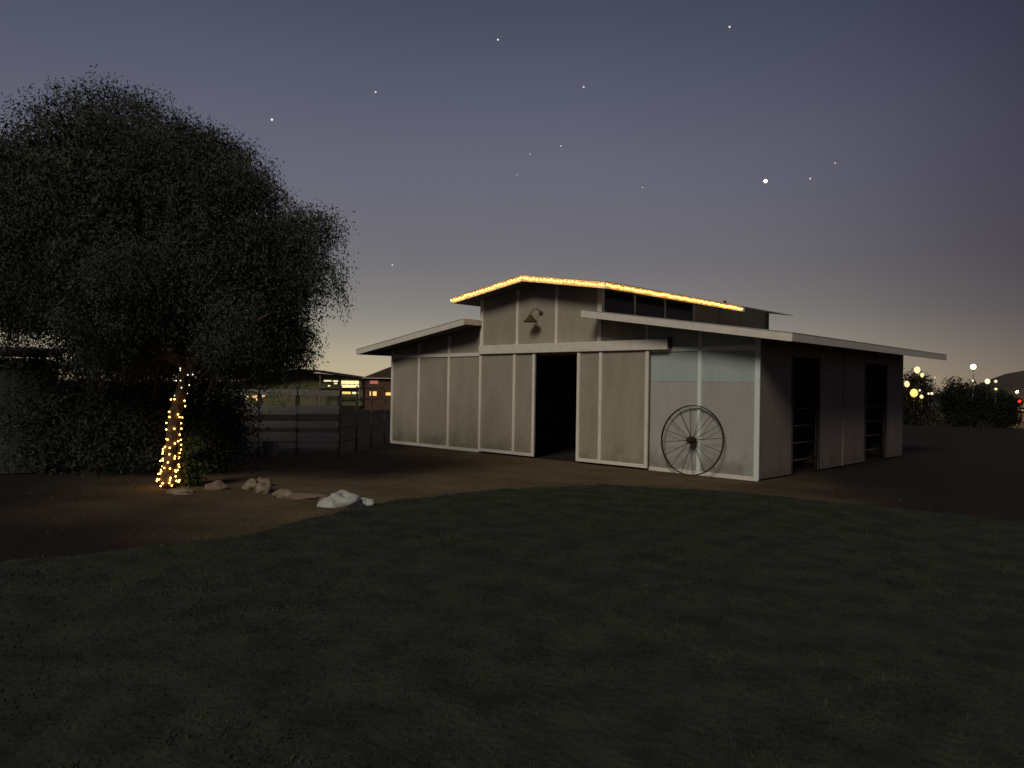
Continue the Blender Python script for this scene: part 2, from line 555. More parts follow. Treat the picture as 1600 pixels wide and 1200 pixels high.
# battens over the sheet joints, above and below the girt
for t in range(10):
    x = X(t); hw = .04
    cool = t >= 8
    if t in (0, 9):
        s = -1 if t == 0 else 1
        a, b = sorted((x + s * .012, x - s * .085))
    else:
        a, b = x - hw, x + hw
        if t in (3, 6):
            a, b = x - .055, x + .055
    if t not in (4, 5):
        box('batten', a, b, -.048, -.0205, .02, 2.395, M['trim_cool'] if t >= 8 else M['trim'], barn)
    if 3 <= t <= 6:
        zz = zup(x) - TH - .004
    else:
        zz = zlow(x) - TH - .02
    box('batten', a, b, -.048, -.0205, 2.485, zz, M['trim_cool'] if t >= 7.5 else M['trim'], barn)
box('girt', -W - .01, X(3) + .03, -.050, -.0206, 2.397, 2.483, M['trim'], barn)
box('girt', X(6), X(7.6), -.050, -.0206, 2.397, 2.483, M['trim'], barn)
box('girt', X(7.6) + .002, W + .01, -.050, -.0206, 2.397, 2.483, M['trim_cool'], barn)
for i, (a, b) in enumerate(((-W, X(3) - .06), (X(7) + .05, W))):
    box('base_board', a, b, -.046, -.0207, -.02, .075, M['trim'], barn)
# header track cover of the sliding doors
hd = box('door_track', -1.78, 3.62, -.185, -.052, 2.435, 2.645, M['trim'], barn, .006)
box('track_end', 3.622, 3.66, -.17, -.07, 2.47, 2.68, M['iron'], hd)

def sliding_door(x0, x1, extra, mt):
    p = bpy.data.objects.new('sliding_door', None); COL.objects.link(p); p.parent = barn
    box('door_sheet', x0, x1, -.115, -.085, .06, 2.43, mt, p)
    for a, b in ((x0, x0 + .075), (x1 - .075, x1)):
        box('stile', a, b, -.140, -.1155, .045, 2.432, M['trim'], p)
    for e in extra:
        box('stile', e - .04, e + .04, -.1395, -.1156, .045, 2.432, M['trim'], p)
    xs = sorted([x0 + .075] + [v for e in extra for v in (e - .04, e + .04)] + [x1 - .075])
    for a, b in zip(xs[::2], xs[1::2]):
        box('bottom_rail', a + .002, b - .002, -.138, -.1157, .045, .115, M['trim'], p)
    return p
sliding_door(-1.80, .06, [-.60], M['ply'])
sliding_door(1.31, 3.16, [1.95], M['ply'])
# jamb of the wide doorway behind the sliding leaves (t=3..6), lintel above
box('lintel', X(3), X(6), .002, .12, 2.38, 2.60, M['inside'], barn)
# side wall: sheets between the stall openings
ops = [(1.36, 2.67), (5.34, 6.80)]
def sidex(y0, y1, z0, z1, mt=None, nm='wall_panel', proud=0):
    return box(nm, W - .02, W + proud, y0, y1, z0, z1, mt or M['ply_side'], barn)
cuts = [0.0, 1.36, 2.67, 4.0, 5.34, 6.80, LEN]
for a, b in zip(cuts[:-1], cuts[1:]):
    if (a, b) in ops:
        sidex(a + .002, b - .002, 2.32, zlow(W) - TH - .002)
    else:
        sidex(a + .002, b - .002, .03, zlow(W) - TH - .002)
for (a, b) in ops:
    gt = bpy.data.objects.new('stall_gate', None); COL.objects.link(gt); gt.parent = barn
    for z in (.28, .62, .96, 1.30):
        tube('rail', [(W - .05, a + .03, z), (W - .05, b - .03, z)], .016, M['soffit'], gt)
    for y in (a + .03, b - .03):
        tube('gate_post', [(W - .05, y, .05), (W - .05, y, 1.36)], .018, M['soffit'], gt)
    for y in (a, b):
        box('stall_jamb', W + .001, W + .012, y - .04, y + .04, .03, 2.36, M['soffit'], barn)
for y in (4.0,):
    box('batten', W + .001, W + .025, y - .035, y + .035, .03, 2.55, M['ply_side'], barn)
# hidden left and back walls, inner partition
box('wall_panel', -W, -W + .02, .002, LEN, .03, zlow(W) - TH, M['ply_side'], barn)
prism_y('wall_panel', [(-W, .03), (W, .03), (W, zlow(W) - TH), (MX, zlow(MX) - TH), (MX, zup(MX) - .006), (0, zup(0) - .006), (-MX, zup(MX) - .006), (-MX, zlow(MX) - TH), (-W, zlow(W) - TH)],
        LEN + .001, LEN + .021, M['ply_side'], barn)
for s in (-1, 1):
    box('stall_wall', s * MX - .02, s * MX + .02, .13, LEN - .01, .02, 2.36, M['inside'], barn)
    box('stall_wall', min(s * MX, s * (W - .06)), max(s * MX, s * (W - .06)), 3.98, 4.02, .02, 2.3, M['inside'], barn)
# roofs
def roof_lower(s):
    xo = W + SOV
    prof = [(MX + .03, zlow(MX + .03)), (MX + .03, zlow(MX + .03) - TH), (xo, zlow(xo) - TH), (xo, zlow(xo))]
    prof = [(s * x, z) for x, z in prof]
    if s < 0:
        prof = prof[::-1]
    rf = prism_y('roof', prof, -OV + .03, LEN + .55, M['soffit'], barn)
    # metal sheets laid on the deck, ribbed
    k = 8
    ys = np.linspace(-OV - .01, LEN + .57, k + 1)
    for a, b in zip(ys[:-1], ys[1:]):
        p2 = [(MX + .02, zlow(MX + .02) + .002), (xo + .03, zlow(xo + .03) + .002), (xo + .03, zlow(xo + .03) + .016), (MX + .02, zlow(MX + .02) + .016)]
        p2 = [(s * x, z) for x, z in p2]
        if s < 0:
            p2 = p2[::-1]
        prism_y('roof_sheet', p2, a + .002, b - .002, M['roof'], rf)
    # rake fascia and eave fascia
    p3 = [(MX - .02, zlow(MX - .02)), (xo, zlow(xo)), (xo, zlow(xo) - TH - .015), (MX - .02, zlow(MX - .02) - TH - .015)]
    p3 = [(s * x, z) for x, z in p3][::(-1 if s > 0 else 1)]
    prism_y('fascia', p3, -OV, -OV + .028, M['trim'], rf)
    a, b = sorted((s * xo, s * (xo + .028)))
    box('eave_fascia', a, b, -OV, LEN + .55, zlow(xo) - TH - .012, zlow(xo) - .006, M['trim'], rf)
roof_lower(-1)
roof_lower(1)
# flashing piece where each lower roof dies into the monitor wall, in front of it
box('roof_return', -MX - .03, -MX + .02, -OV + .03, -.05, ZJ - TH, ZJ + .004, M['trim'], barn)
box('roof_return', MX - .02, MX + .03, -OV + .03, -.05, ZJ - TH, ZJ + .004, M['trim'], barn)
UE = LEN + .15
rf = prism_y('roof', [(-UW, zup(UW)), (-UW, zup(UW) - TH), (0, ZP - TH), (UW, zup(UW) - TH), (UW, zup(UW)), (0, ZP)], -UOV + .03, 5.45, M['soffit'], barn)
for s in (-1, 1):
    ys = np.linspace(-UOV - .01, UE + .25, 8)
    for a, b in zip(ys[:-1], ys[1:]):
        p2 = [(0, ZP + .003), (UW + .03, zup(UW + .03) + .003), (UW + .03, zup(UW + .03) + .017), (0, ZP + .017)]
        p2 = [(s * x, z) for x, z in p2][::s]
        prism_y('roof_sheet', p2, a + .002, b - .002, M['roof'], rf)
    p3 = [(0, ZP), (UW, zup(UW)), (UW, zup(UW) - TH - .01), (0, ZP - TH - .01)]
    p3 = [(s * x, z) for x, z in p3][::-s]
    prism_y('fascia', p3, -UOV, -UOV + .028, M['trim'], rf)
    a, b = sorted((s * UW, s * (UW + .028)))
    box('eave_fascia', a, b, -UOV, 5.45, zup(UW) - TH - .008, zup(UW) - .006, M['trim'], rf)
vent = tube('roof_vent', [(1.9, 5.3, zup(1.9)), (1.9, 5.3, zup(1.9) + .08), (1.9, 5.3, zup(1.9) + .085), (1.9, 5.3, zup(1.9) + .115)], [.03, .03, .05, .02], M['iron'], barn)
# clerestory: dark panes, posts, then solid panels
CZ0, CZ1 = ZJ - .02, zup(MX) - TH + .004
cl = [.06, 1.24, 2.49, 3.81, 5.1, 6.35, 7.75]
for i, (a, b) in enumerate(zip(cl[:-1], cl[1:])):
    for s in (-1, 1):
        x = s * MX
        if i < 3:
            wdw = bpy.data.objects.new('clerestory_window', None); COL.objects.link(wdw); wdw.parent = barn
            box('pane', x - .006, x + .006, a + .03, b - .03, CZ0 + .03, CZ1 - .03, M['pane'], wdw)
            for z0, z1 in ((CZ0, CZ0 + .03), (CZ1 - .03, CZ1)):
                box('frame_bar', x - .018, x + .018, a + .03, b - .03, z0, z1, M['soffit'], wdw)
        else:
            box('wall_panel', x - .01, x + .01, a + .03, b - .03, CZ0, CZ1 if i < 4 else zup(MX) - .004, M['ply'], barn)
for i, a in enumerate(cl):
    for s in (-1, 1):
        x = s * MX
        box('clerestory_post', x - .03, x + .03, a - .028, a + .028, CZ0, CZ1 if i < 5 else zup(MX + .03) - .004, M['trim'] if i < 4 else M['ply'], barn)
for s in (-1, 1):
    box('monitor_curb', s * MX - .028, s * MX + .028, .003, LEN, ZJ - TH, CZ0 - .001, M['ply'], barn)
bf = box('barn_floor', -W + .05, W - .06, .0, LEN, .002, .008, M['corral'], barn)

# gooseneck wall lamp over the doorway
gl = empty('wall_lamp', (.04, -.05, 3.23), 'unlit dark gooseneck lamp on the upper gable wall above the doorway', 'lamp')
tube('wall_plate', [(.10, .026, .13), (.10, .0, .13)], .05, M['lampmetal'], gl, 12)
arm = []
for i in range(11):
    a = math.pi * i / 10
    arm.append((.10 - .10 * i / 10, -.02 - .11 * (1 - math.cos(a)), .13 + .10 * math.sin(a) - .06 * (i / 10) ** 2))
tube('gooseneck', arm, .012, M['lampmetal'], gl, 8)
prof = [(.02, .075), (.05, .06), (.075, .01), (.15, -.07), (.175, -.09), (.165, -.092), (.07, -.01), (.0, .0)]
V, F = [], []
for r, z in prof:
    for q in range(20):
        a = 2 * math.pi * q / 20
        V.append((r * math.cos(a), -.24 + r * math.sin(a), .0 + z))
for i in range(len(prof) - 1):
    for q in range(20):
        F.append((i * 20 + q, i * 20 + (q + 1) % 20, (i + 1) * 20 + (q + 1) % 20, (i + 1) * 20 + q))
link('lamp_shade', mesh('lamp_shade', V, F), M['lampmetal'], gl, True)

# ------------------------------------------------------------------ string lights on the monitor roof edge
random.seed(7)
sg = empty('string_lights', (0, 0, 0), 'glowing warm gold string lights along the top roof edge of the barn', 'string lights')
path = []
def walk(p, q, step=.1):
    p, q = Vector(p), Vector(q)
    k = int((q - p).length / step)
    return [p.lerp(q, i / k) for i in range(k)]
zf = -TH * .52
path += walk((-UW, -UOV - .03, zup(UW) + zf), (0, -UOV - .03, ZP + zf))
path += walk((0, -UOV - .03, ZP + zf), (UW + .05, -UOV - .03, zup(UW) + zf))
path += walk((UW + .058, -UOV, zup(UW) + zf), (UW + .058, 5.35, zup(UW) + zf))
tube('wire', [p + Vector((0, 0, .022)) for p in path], .004, M['wire'], sg, 5)
bme = ico_mesh('bulb', .0155, 1)
bme.materials.append(M['bulb'])
for p in path:
    o = bpy.data.objects.new('bulb', bme); COL.objects.link(o)
    o.parent = sg
    o.location = p + Vector((random.uniform(-.012, .012) if abs(p.y + UOV + .03) < .001 else 0, random.uniform(-.014, .0), random.uniform(-.014, .012)))
    o.scale = (1, 1, 1.35)

# ------------------------------------------------------------------ wagon wheel leaning on the wall
wh = empty('wagon_wheel', (4.2, -.26, 0), 'large rusty iron spoked wagon wheel leaning against the barn front', 'wheel')
wh.rotation_euler = (R(-6), 0, 0)
RW = .68
V, F = [], []
sec = [(-.009, -.019), (.009, -.019), (.009, .019), (-.009, .019)]
ns = 64
for i in range(ns):
    a = 2 * math.pi * i / ns
    for dr, dy in sec:
        r = RW - .012 + dr
        V.append((r * math.cos(a), dy, RW + r * math.sin(a)))
for i in range(ns):
    for k in range(4):
        a = i * 4 + k; b = i * 4 + (k + 1) % 4
        c = ((i + 1) % ns) * 4
        F.append((a, b, c + (k + 1) % 4, c + k))
link('rim', mesh('rim', V, F), M['iron'], wh)
tube('hub', [(0, -.13, RW), (0, -.12, RW), (0, -.06, RW), (0, .06, RW), (0, .11, RW)], [.04, .05, .072, .072, .05], M['iron'], wh, 16)
for i in range(16):
    a = 2 * math.pi * (i + .3) / 16
    sy = .045 if i % 2 else -.045
    ca, sa = math.cos(a), math.sin(a)
    tube('spoke', [(.07 * ca, sy, RW + .07 * sa), ((RW - .03) * ca, 0, RW + (RW - .02) * sa)], .0055, M['iron'], wh, 6)

# ------------------------------------------------------------------ the big tree
def tree_frame(ox, oy):
    def T(lat, dep, z):
        return np.array([ox + rt.x * lat + fwh.x * dep, oy + rt.y * lat + fwh.y * dep, z])
    return T
fwh = Vector((fw.x, fw.y, 0)).normalized()
TX, TY = -.23, -8.27
T = tree_frame(TX, TY)
tree = empty('tree', (TX, TY, 0), 'large dense dark tree with fairy lights wound round its trunk', 'tree')
tr_pts, tr_r = [], []
for i in range(15):
    s = i / 14
    p = T(float(np.interp(2.3 * s, [0, .6, 1.1, 1.45, 1.75, 2.3], [-.01, .04, .07, .17, .24, .34])), .05 * math.sin(4 * s), 2.3 * s)
    tr_pts.append(Vector(p) - Vector((TX, TY, 0)))
    tr_r.append(.066 + .05 * (1 - s) + .02 * max(0, 1 - s * 7))
V, F = tube_data(tr_pts, tr_r, 18)
V = [v + Vector((noise.noise(v * 5), noise.noise(v * 5 + Vector((9, 0, 0))), 0)) * .02 for v in V]
link('trunk', mesh('trunk', V, F), M['bark'], tree, True)
top = tr_pts[-3]
rng = np.random.default_rng(11)
ells_l = [(-.95, 4.25, 0, 1.90, 1.9, 2.0), (1.02, 3.42, -.1, 1.24, 1.4, 1.55), (1.34, 2.52, 0, .82, 1.05, 1.05),
          (-2.6, 3.75, .2, 1.65, 1.6, 1.65), (-.4, 3.1, .2, 2.0, 1.8, 1.25), (.28, 4.70, 0, .98, 1.2, 1.0), (-2.3, 2.8, .9, 1.7, 1.0, 1.05),
          (.7, 2.35, 1.0, 1.5, .9, .75), (-1.1, 2.3, 1.0, 1.5, .9, .8)]
E_ = []
for lat, z, dep, rx, ry, rz in ells_l:
    p = T(lat, dep, z)
    E_.append((p[0] - TX, p[1] - TY, z, (rx + ry) / 2, (rx + ry) / 2, rz))
NMAIN = len(E_)
for e in list(E_[:6]):                              # uneven lobes standing out of the crown
    for q in range(9):
        d = rng.normal(size=3); d /= np.linalg.norm(d)
        if d[2] < -.35:
            continue
        c = np.array(e[:3]) + d * np.array(e[3:]) * rng.uniform(.80, .98)
        rr_ = rng.uniform(.30, .56)
        E_.append((c[0], c[1], c[2], rr_, rr_, rr_ * .8))
for lat, z, dep, rx, ry, rz in ells_l:
    tgt = Vector(T(lat, dep, z)) - Vector((TX, TY, 0))
    for q in range(3):
        e = tgt + Vector(rng.normal(size=3) * rx * .4)
        mid = top.lerp(e, .5) + Vector((0, 0, .25)) + Vector(rng.normal(size=3) * .12)
        V1 = [top - Vector((0, 0, .1)), top.lerp(mid, .5), mid, mid.lerp(e, .5) + Vector(rng.normal(size=3) * .08), e]
        tube('limb', V1, [.075, .055, .04, .028, .012], M['bark'], tree, 8)
lx, ly = rt.x, rt.y
def keep(c):
    lat = c[:, 0] * lx + c[:, 1] * ly
    dep = c[:, 0] * fwh.x + c[:, 1] * fwh.y
    z = c[:, 2]
    hole = (lat < -1.75) & (z < 2.55) & (z > 2.0)
    low = (z < 1.95) & (abs(lat - .1) < .55) & (dep < .6)
    notch = ((lat - 1.72) ** 2 + (z - 5.30) ** 2 < .45 ** 2)
    return ~(hole & (rng.uniform(size=len(z)) < .8)) & ~low & ~notch & (z > 1.62)
P = clump_points(E_, 6400, 235, rng, (.14, .36), keep)
# hanging sprays round the outside
crown = link('crown', leaves('crown', P, .046, rng, .55, .38), M['leaf'], tree)
EC = [(a, b, c, d * .76, e * .76, f_ * .76) for a, b, c, d, e, f_ in E_[:NMAIN]]
PC = clump_points(EC, 1300, 110, rng, (.2, .45), keep)
link('inner_foliage', leaves('inner_foliage', PC, .11, rng, .4, .40), M['leaf'], tree)
S_ = []
for e in E_:
    e = np.array(e)
    for q in range(int(60 * e[3]) + 8):
        d = rng.normal(size=3); d /= np.linalg.norm(d)
        if d[2] < -.8:
            continue
        p = e[:3] + d * e[3:] * rng.uniform(.92, 1.08)
        if not keep(p[None])[0]:
            continue
        ln = rng.uniform(.25, .6)
        out_ = d * np.array([1, 1, .2])
        for s in np.linspace(0, 1, 34):
            S_.append(p + out_ * ln * .35 * s - np.array([0, 0, ln * s * s]) + rng.normal(size=3) * .022)
link('hanging_sprays', leaves('hanging_sprays', np.array(S_), .045, rng, .9, .28), M['leaf'], tree)

# fairy lights on the trunk
tl = empty('fairy_lights', (TX, TY, 0), 'warm fairy lights wound round the trunk of the big tree', 'fairy lights')
def trunk_at(s):
    k = min(int(s * 14), 13); t = s * 14 - k
    return tr_pts[k].lerp(tr_pts[k + 1], t), tr_r[k] * (1 - t) + tr_r[k + 1] * t
wire, bulbs = [], []
turns = 15
for i in range(420):
    s = .02 + .80 * (i / 419) ** 1.3
    c, r = trunk_at(s)
    a = turns * 2 * math.pi * (i / 419) ** .9 + .5 * math.sin(i * .09)
    p = c + Vector((math.cos(a), math.sin(a), 0)) * (r + .022) + Vector((0, 0, .035 * math.sin(i * .7)))
    wire.append(p)
    if i % 3 == 0 and (i < 190 or i % 2 == 0):
        bulbs.append((p + Vector((random.uniform(-.012, .012), random.uniform(-.012, .012), random.uniform(-.03, .03))), s))
tube('wire', wire, .004, M['wire'], tl, 4)
bw = ico_mesh('bulb', .0125, 1); bw.materials.append(M['treebulb'])
bc = ico_mesh('bulb', .0105, 1); bc.materials.append(M['coolbulb'])
for p, s in bulbs:
    o = bpy.data.objects.new('bulb', bw if s < .62 else bc); COL.objects.link(o)
    o.parent = tl; o.location = p

# ------------------------------------------------------------------ shrubs
def shrub(x, y, w, h, label, mt, seed, group=None, nm='shrub', nl=230, ls=.07, z0=0.0):
    rg = np.random.default_rng(seed)
    r = empty(nm, (x, y, z0), label, 'shrub', group)
    e = [(0, 0, h * .5, w * .5, w * .45, h * .5), (w * .2, w * .1, h * .38, w * .38, w * .4, h * .38), (-w * .22, 0, h * .35, w * .36, w * .36, h * .36)]
    p = clump_points(e, int(60 + 60 * w * h / 3), nl, rg, (.16 * min(w, 2), .34 * min(w, 2)))
    p = p[p[:, 2] > .02]
    link('foliage', leaves('foliage', p, ls, rg, .15, .35), mt, r)
    for q in range(4):
        a = rg.uniform(0, 6.28)
        tube('stem', [(0, 0, -.02), (.1 * w * math.cos(a), .1 * w * math.sin(a), h * .3), (.25 * w * math.cos(a), .25 * w * math.sin(a), h * .65)], [.03, .022, .008], M['bark'], r, 6)
    return r
SG = 'dark shrubs behind the tree'
shrub(-3.7, -9.2, 1.6, 2.4, 'tall dark shrub beside the end of the grey shed', M['leaf2'], 1, SG)
shrub(-2.75, -8.45, 1.7, 2.4, 'dark shrub left of the lit tree trunk, next to the shed-side shrub', M['leaf2'], 2, SG)
shrub(-2.2, -7.7, 1.6, 2.35, 'dark shrub directly behind the lit tree trunk', M['leaf2'], 3, SG)
shrub(-1.75, -7.0, 1.5, 2.2, 'dark shrub just right of the lit tree trunk', M['leaf2'], 4, SG)
shrub(-2.2, -6.75, 1.0, 1.45, 'rightmost dark shrub in the row, beside the board fence', M['leaf2'], 5, SG)
p = T(.26, .22, 0)
shrub(p[0], p[1], .42, .85, 'small green plant lit by the fairy lights beside the tree trunk', M['leaf3'], 6, None, 'small_plant', 90, .07)

# ------------------------------------------------------------------ shed at the left edge
sa = Vector((-3.36, -9.20, 0)); sb = Vector((-4.6, -12.4, 0))
shed = empty('shed', sa, 'dark grey board-sided shed at the left edge behind the tree', 'shed')
dv = (sb - sa); ln = dv.length
shed.rotation_euler = (0, 0, math.atan2(dv.y, dv.x))
k = 14
for i in range(k):
    box('siding_board', i * ln / k + .004, (i + 1) * ln / k - .004, -.02, 0, .02, 2.02, M['shed'], shed)
box('corner_board', -.03, .05, .001, .028, .0, 2.03, M['shed'], shed)
box('side_wall', 0, .02, -2.2, -.021, .02, 2.02, M['shed'], shed)
box('side_wall', ln - .02, ln, -2.2, -.021, .02, 2.02, M['shed'], shed)
box('back_wall', 0, ln, -2.22, -2.201, .02, 2.02, M['shed'], shed)
rfv = [(-.15, .2, 2.03), (ln + .15, .2, 2.03), (ln + .15, -2.4, 2.22), (-.15, -2.4, 2.22)]
rfv += [(x, y, z + .07) for x, y, z in rfv]
link('roof', mesh('roof', rfv, [(0, 1, 2, 3), (7, 6, 5, 4), (0, 4, 5, 1), (1, 5, 6, 2), (2, 6, 7, 3), (3, 7, 4, 0)]), M['shed'], shed)

# ------------------------------------------------------------------ rocks of the tree bed
def rock(x, y, sx, sy, sz, label, mt, seed, rot=0):
    bm = bmesh.new()
    bmesh.ops.create_icosphere(bm, subdivisions=4, radius=1)
    off = Vector((seed * 3.1, seed * 1.7, seed * .9))
    for v in bm.verts:
        d = v.co.normalized()
        cell = noise.voronoi(d * 1.6 + off)[0][0]
        v.co = d * (.82 + .40 * noise.noise(d * 1.1 + off) + .16 * (cell - .3) + .08 * noise.noise(d * 5 + off))
        v.co.x *= sx; v.co.y *= sy; v.co.z *= sz
        if v.co.z < -sz * .35:
            v.co.z = -sz * .35
    me = bpy.data.meshes.new('rock'); bm.to_mesh(me); bm.free()
    o = link('rock', me, mt, None, True)
    o.location = (x, y, sz * .20); o.rotation_euler = (0, 0, rot)
    return tag(o, label, 'rock', 'rocks edging the tree bed')
A = YAW
rock(3.02, -7.24, 0.31, .22, .19, 'large pale white rock at the lawn end of the rock edging', M['rock_white'], 1, -A * .9)
rock(3.14, -6.93, .12, .10, .09, 'small pale rock touching the right side of the large white rock', M['rock_white'], 2, .4)
rock(2.12, -7.22, .32, .15, .08, 'flat pinkish rock next to the large white rock', M['rock_pink'], 3, .75)
rock(1.78, -7.36, .20, .13, .10, 'low tan rock beside the flat pinkish rock', M['rock_tan'], 4, .9)
rock(1.18, -7.42, .15, .12, .14, 'upright tan rock in the middle of the rock edging', M['rock_tan'], 5, .2)
rock(1.02, -7.30, .11, .10, .17, 'tan rock with a knobbly top, tallest of the middle rocks', M['rock_tan'], 6, 1.2)
rock(.72, -7.36, .16, .12, .15, 'pale tan rock between the long brown rock and the middle rocks', M['rock_tan'], 7, .4)
rock(.50, -7.05, .17, .12, .13, 'dull tan rock set slightly behind the rest of the edging', M['rock_pink'], 12, .1)
rock(.40, -7.78, .20, .14, .11, 'long brown rock right of the tree trunk', M['rock_pink'], 8, .9)
rock(.56, -8.40, .20, .10, .08, 'thin greyish rock lying just before the tree trunk', M['rock_tan'], 9, .8)

# ------------------------------------------------------------------ pens between tree and barn
fa, fb = Vector((-4.75, -5.5, 0)), Vector((-3.13, -3.27, 0))
fence = empty('board_fence', fa, 'weathered fence of wide pale boards between the tree and the barn', 'fence')
dv = fb - fa; ln = dv.length
fence.rotation_euler = (0, 0, math.atan2(dv.y, dv.x))
random.seed(3)
secs = [0, ln * .36, ln * .66, ln]
for i in range(4):
    box('post', secs[i] - .045, secs[i] + .045, -.09, 0, 0, 1.62, M['post'], fence, .008)
for a, b in zip(secs[:-1], secs[1:]):
    for z, hgt in ((.22, .10), (.42, .20), (.70, .15), (1.04, .20), (1.44, .13)):
        z += random.uniform(-.02, .02)
        o = box('board', a + .012, b - .012, -.122, -.092, z - hgt / 2, z + hgt / 2, M['board'], fence, .004)
        o.rotation_euler = (0, random.uniform(-.008, .008), 0)
pf = empty('pipe_fence', fb, 'dark pipe-rail fence joining the board fence to the barn corner', 'fence')
fc = Vector((-5.5, -.25, 0)); dv = fc - fb; ln = dv.length
pf.rotation_euler = (0, 0, math.atan2(dv.y, dv.x))
for i in range(4):
    tube('post', [(ln * i / 3, 0, 0), (ln * i / 3, 0, 1.6)], .026, M['pipe'], pf, 10)
for z in (.3, .62, .94, 1.26, 1.55):
    tube('rail', [(0, .04, z), (ln, .04, z)], .016, M['pipe'], pf, 8)
# bucket in front of the board fence
bk = empty('bucket', (-3.80, -4.62, 0), 'small grey metal bucket standing before the board fence', 'bucket')
prof = [(.0, .01), (.13, .0), (.175, .36), (.185, .36), (.185, .375), (.168, .375), (.125, .03), (0, .03)]
V, F = [], []
for r, z in prof:
    for q in range(20):
        a = 2 * math.pi * q / 20
        V.append((r * math.cos(a), r * math.sin(a), z))
for i in range(len(prof) - 1):
    for q in range(20):
        F.append((i * 20 + q, i * 20 + (q + 1) % 20, (i + 1) * 20 + (q + 1) % 20, (i + 1) * 20 + q))
link('body', mesh('body', V, F), M['galv'], bk, True)
tube('handle', [(.18 * math.cos(a), .18 * math.sin(a) * .35 - .05, .34 - .12 * math.sin(a)) for a in np.linspace(0, math.pi, 12)], .006, M['iron'], bk, 6)

# ------------------------------------------------------------------ houses in the distance, left of the barn
def house(name, loc, rz, label):
    h = empty(name, loc, label, 'house')
    h.rotation_euler = (0, 0, rz)
    return h
# local x runs to the right as seen from the yard, local -y faces the yard
rz = math.atan2(rt.y, rt.x)
h1 = house('house', (-68.6, 34.45, -1.3), rz, 'long low house with a lit veranda, beyond the pens left of the barn')
prism_y('wall', [(-7.2, 0), (6.9, 0), (6.9, 3.45), (0, 4.2), (-7.2, 3.45)], 1.2, 9, M['house_olive'], h1)
rf = prism_y('roof', [(-8.4, 3.55), (-8.4, 3.40), (0, 4.45), (7.4, 3.45), (7.4, 3.60), (0, 4.6)], -.6, 9.6, M['house_roof_dark'], h1)
box('veranda_post', 2.0, 2.14, -.2, -.06, 0, 3.9, M['post'], h1)
box('veranda_post', 6.7, 6.85, -.2, -.06, 0, 3.6, M['post'], h1)
box('veranda_rail', 2.15, 6.69, -.16, -.08, 2.0, 2.35, M['house_roof_dark'], h1)
box('veranda_floor', 2.0, 6.9, -.3, 1.19, .0, .3, M['house_roof_dark'], h1)
wn = box('window', 4.3, 6.6, 1.12, 1.19, 2.42, 3.28, M['win'], h1)
for x in (5.0, 5.6, 6.1):
    box('mullion', x - .05, x + .05, 1.06, 1.115, 2.42, 3.28, M['win_pale'], wn)
box('mullion', 4.3, 6.6, 1.06, 1.113, 2.80, 2.88, M['house_olive'], wn)
for (a, b, c, d) in ((2.2, 3.1, 3.15, 3.3), (3.3, 3.9, 3.12, 3.28), (3.45, 3.8, 2.85, 3.0), (2.7, 2.95, 2.55, 2.7)):
    box('window', a, b, 1.12, 1.19, c, d, M['win_pale'], h1)
box('window', 4.7, 5.7, -.04, .02, 1.70, 1.97, M['win_gold'], h1)
box('window', 5.9, 6.6, -.04, .02, 1.72, 1.95, M['win_pale'], h1)

h2 = house('house', (-57.3, 38.4, -1.3), rz, 'brown hip-roofed house with small gold windows, beside the barn corner')
box('wall', -2.5, 2.5, 0, 5, 0, 3.62, M['house_wall'], h2)
ap = [(-2.75, -.3, 3.63), (2.75, -.3, 3.63), (2.75, 5.3, 3.63), (-2.75, 5.3, 3.63), (0, 2.0, 4.95), (0, 3, 4.95)]
rf = link('roof', mesh('roof', ap, [(0, 1, 4), (1, 2, 5, 4), (2, 3, 5), (3, 0, 4, 5), (3, 2, 1, 0)]), M['house_roof'], h2)
box('gutter', -2.78, 2.78, -.40, -.305, 3.56, 3.64, M['board'], rf)
box('lit_panel', -1.95, -1.05, -.06, -.01, 2.95, 3.3, M['sign'], h2)
box('window', -1.95, -1.2, -.06, -.01, 1.62, 2.1, M['win_gold'], h2)
box('window', -.35, .45, -.06, -.01, 1.68, 2.0, M['win_gold'], h2)

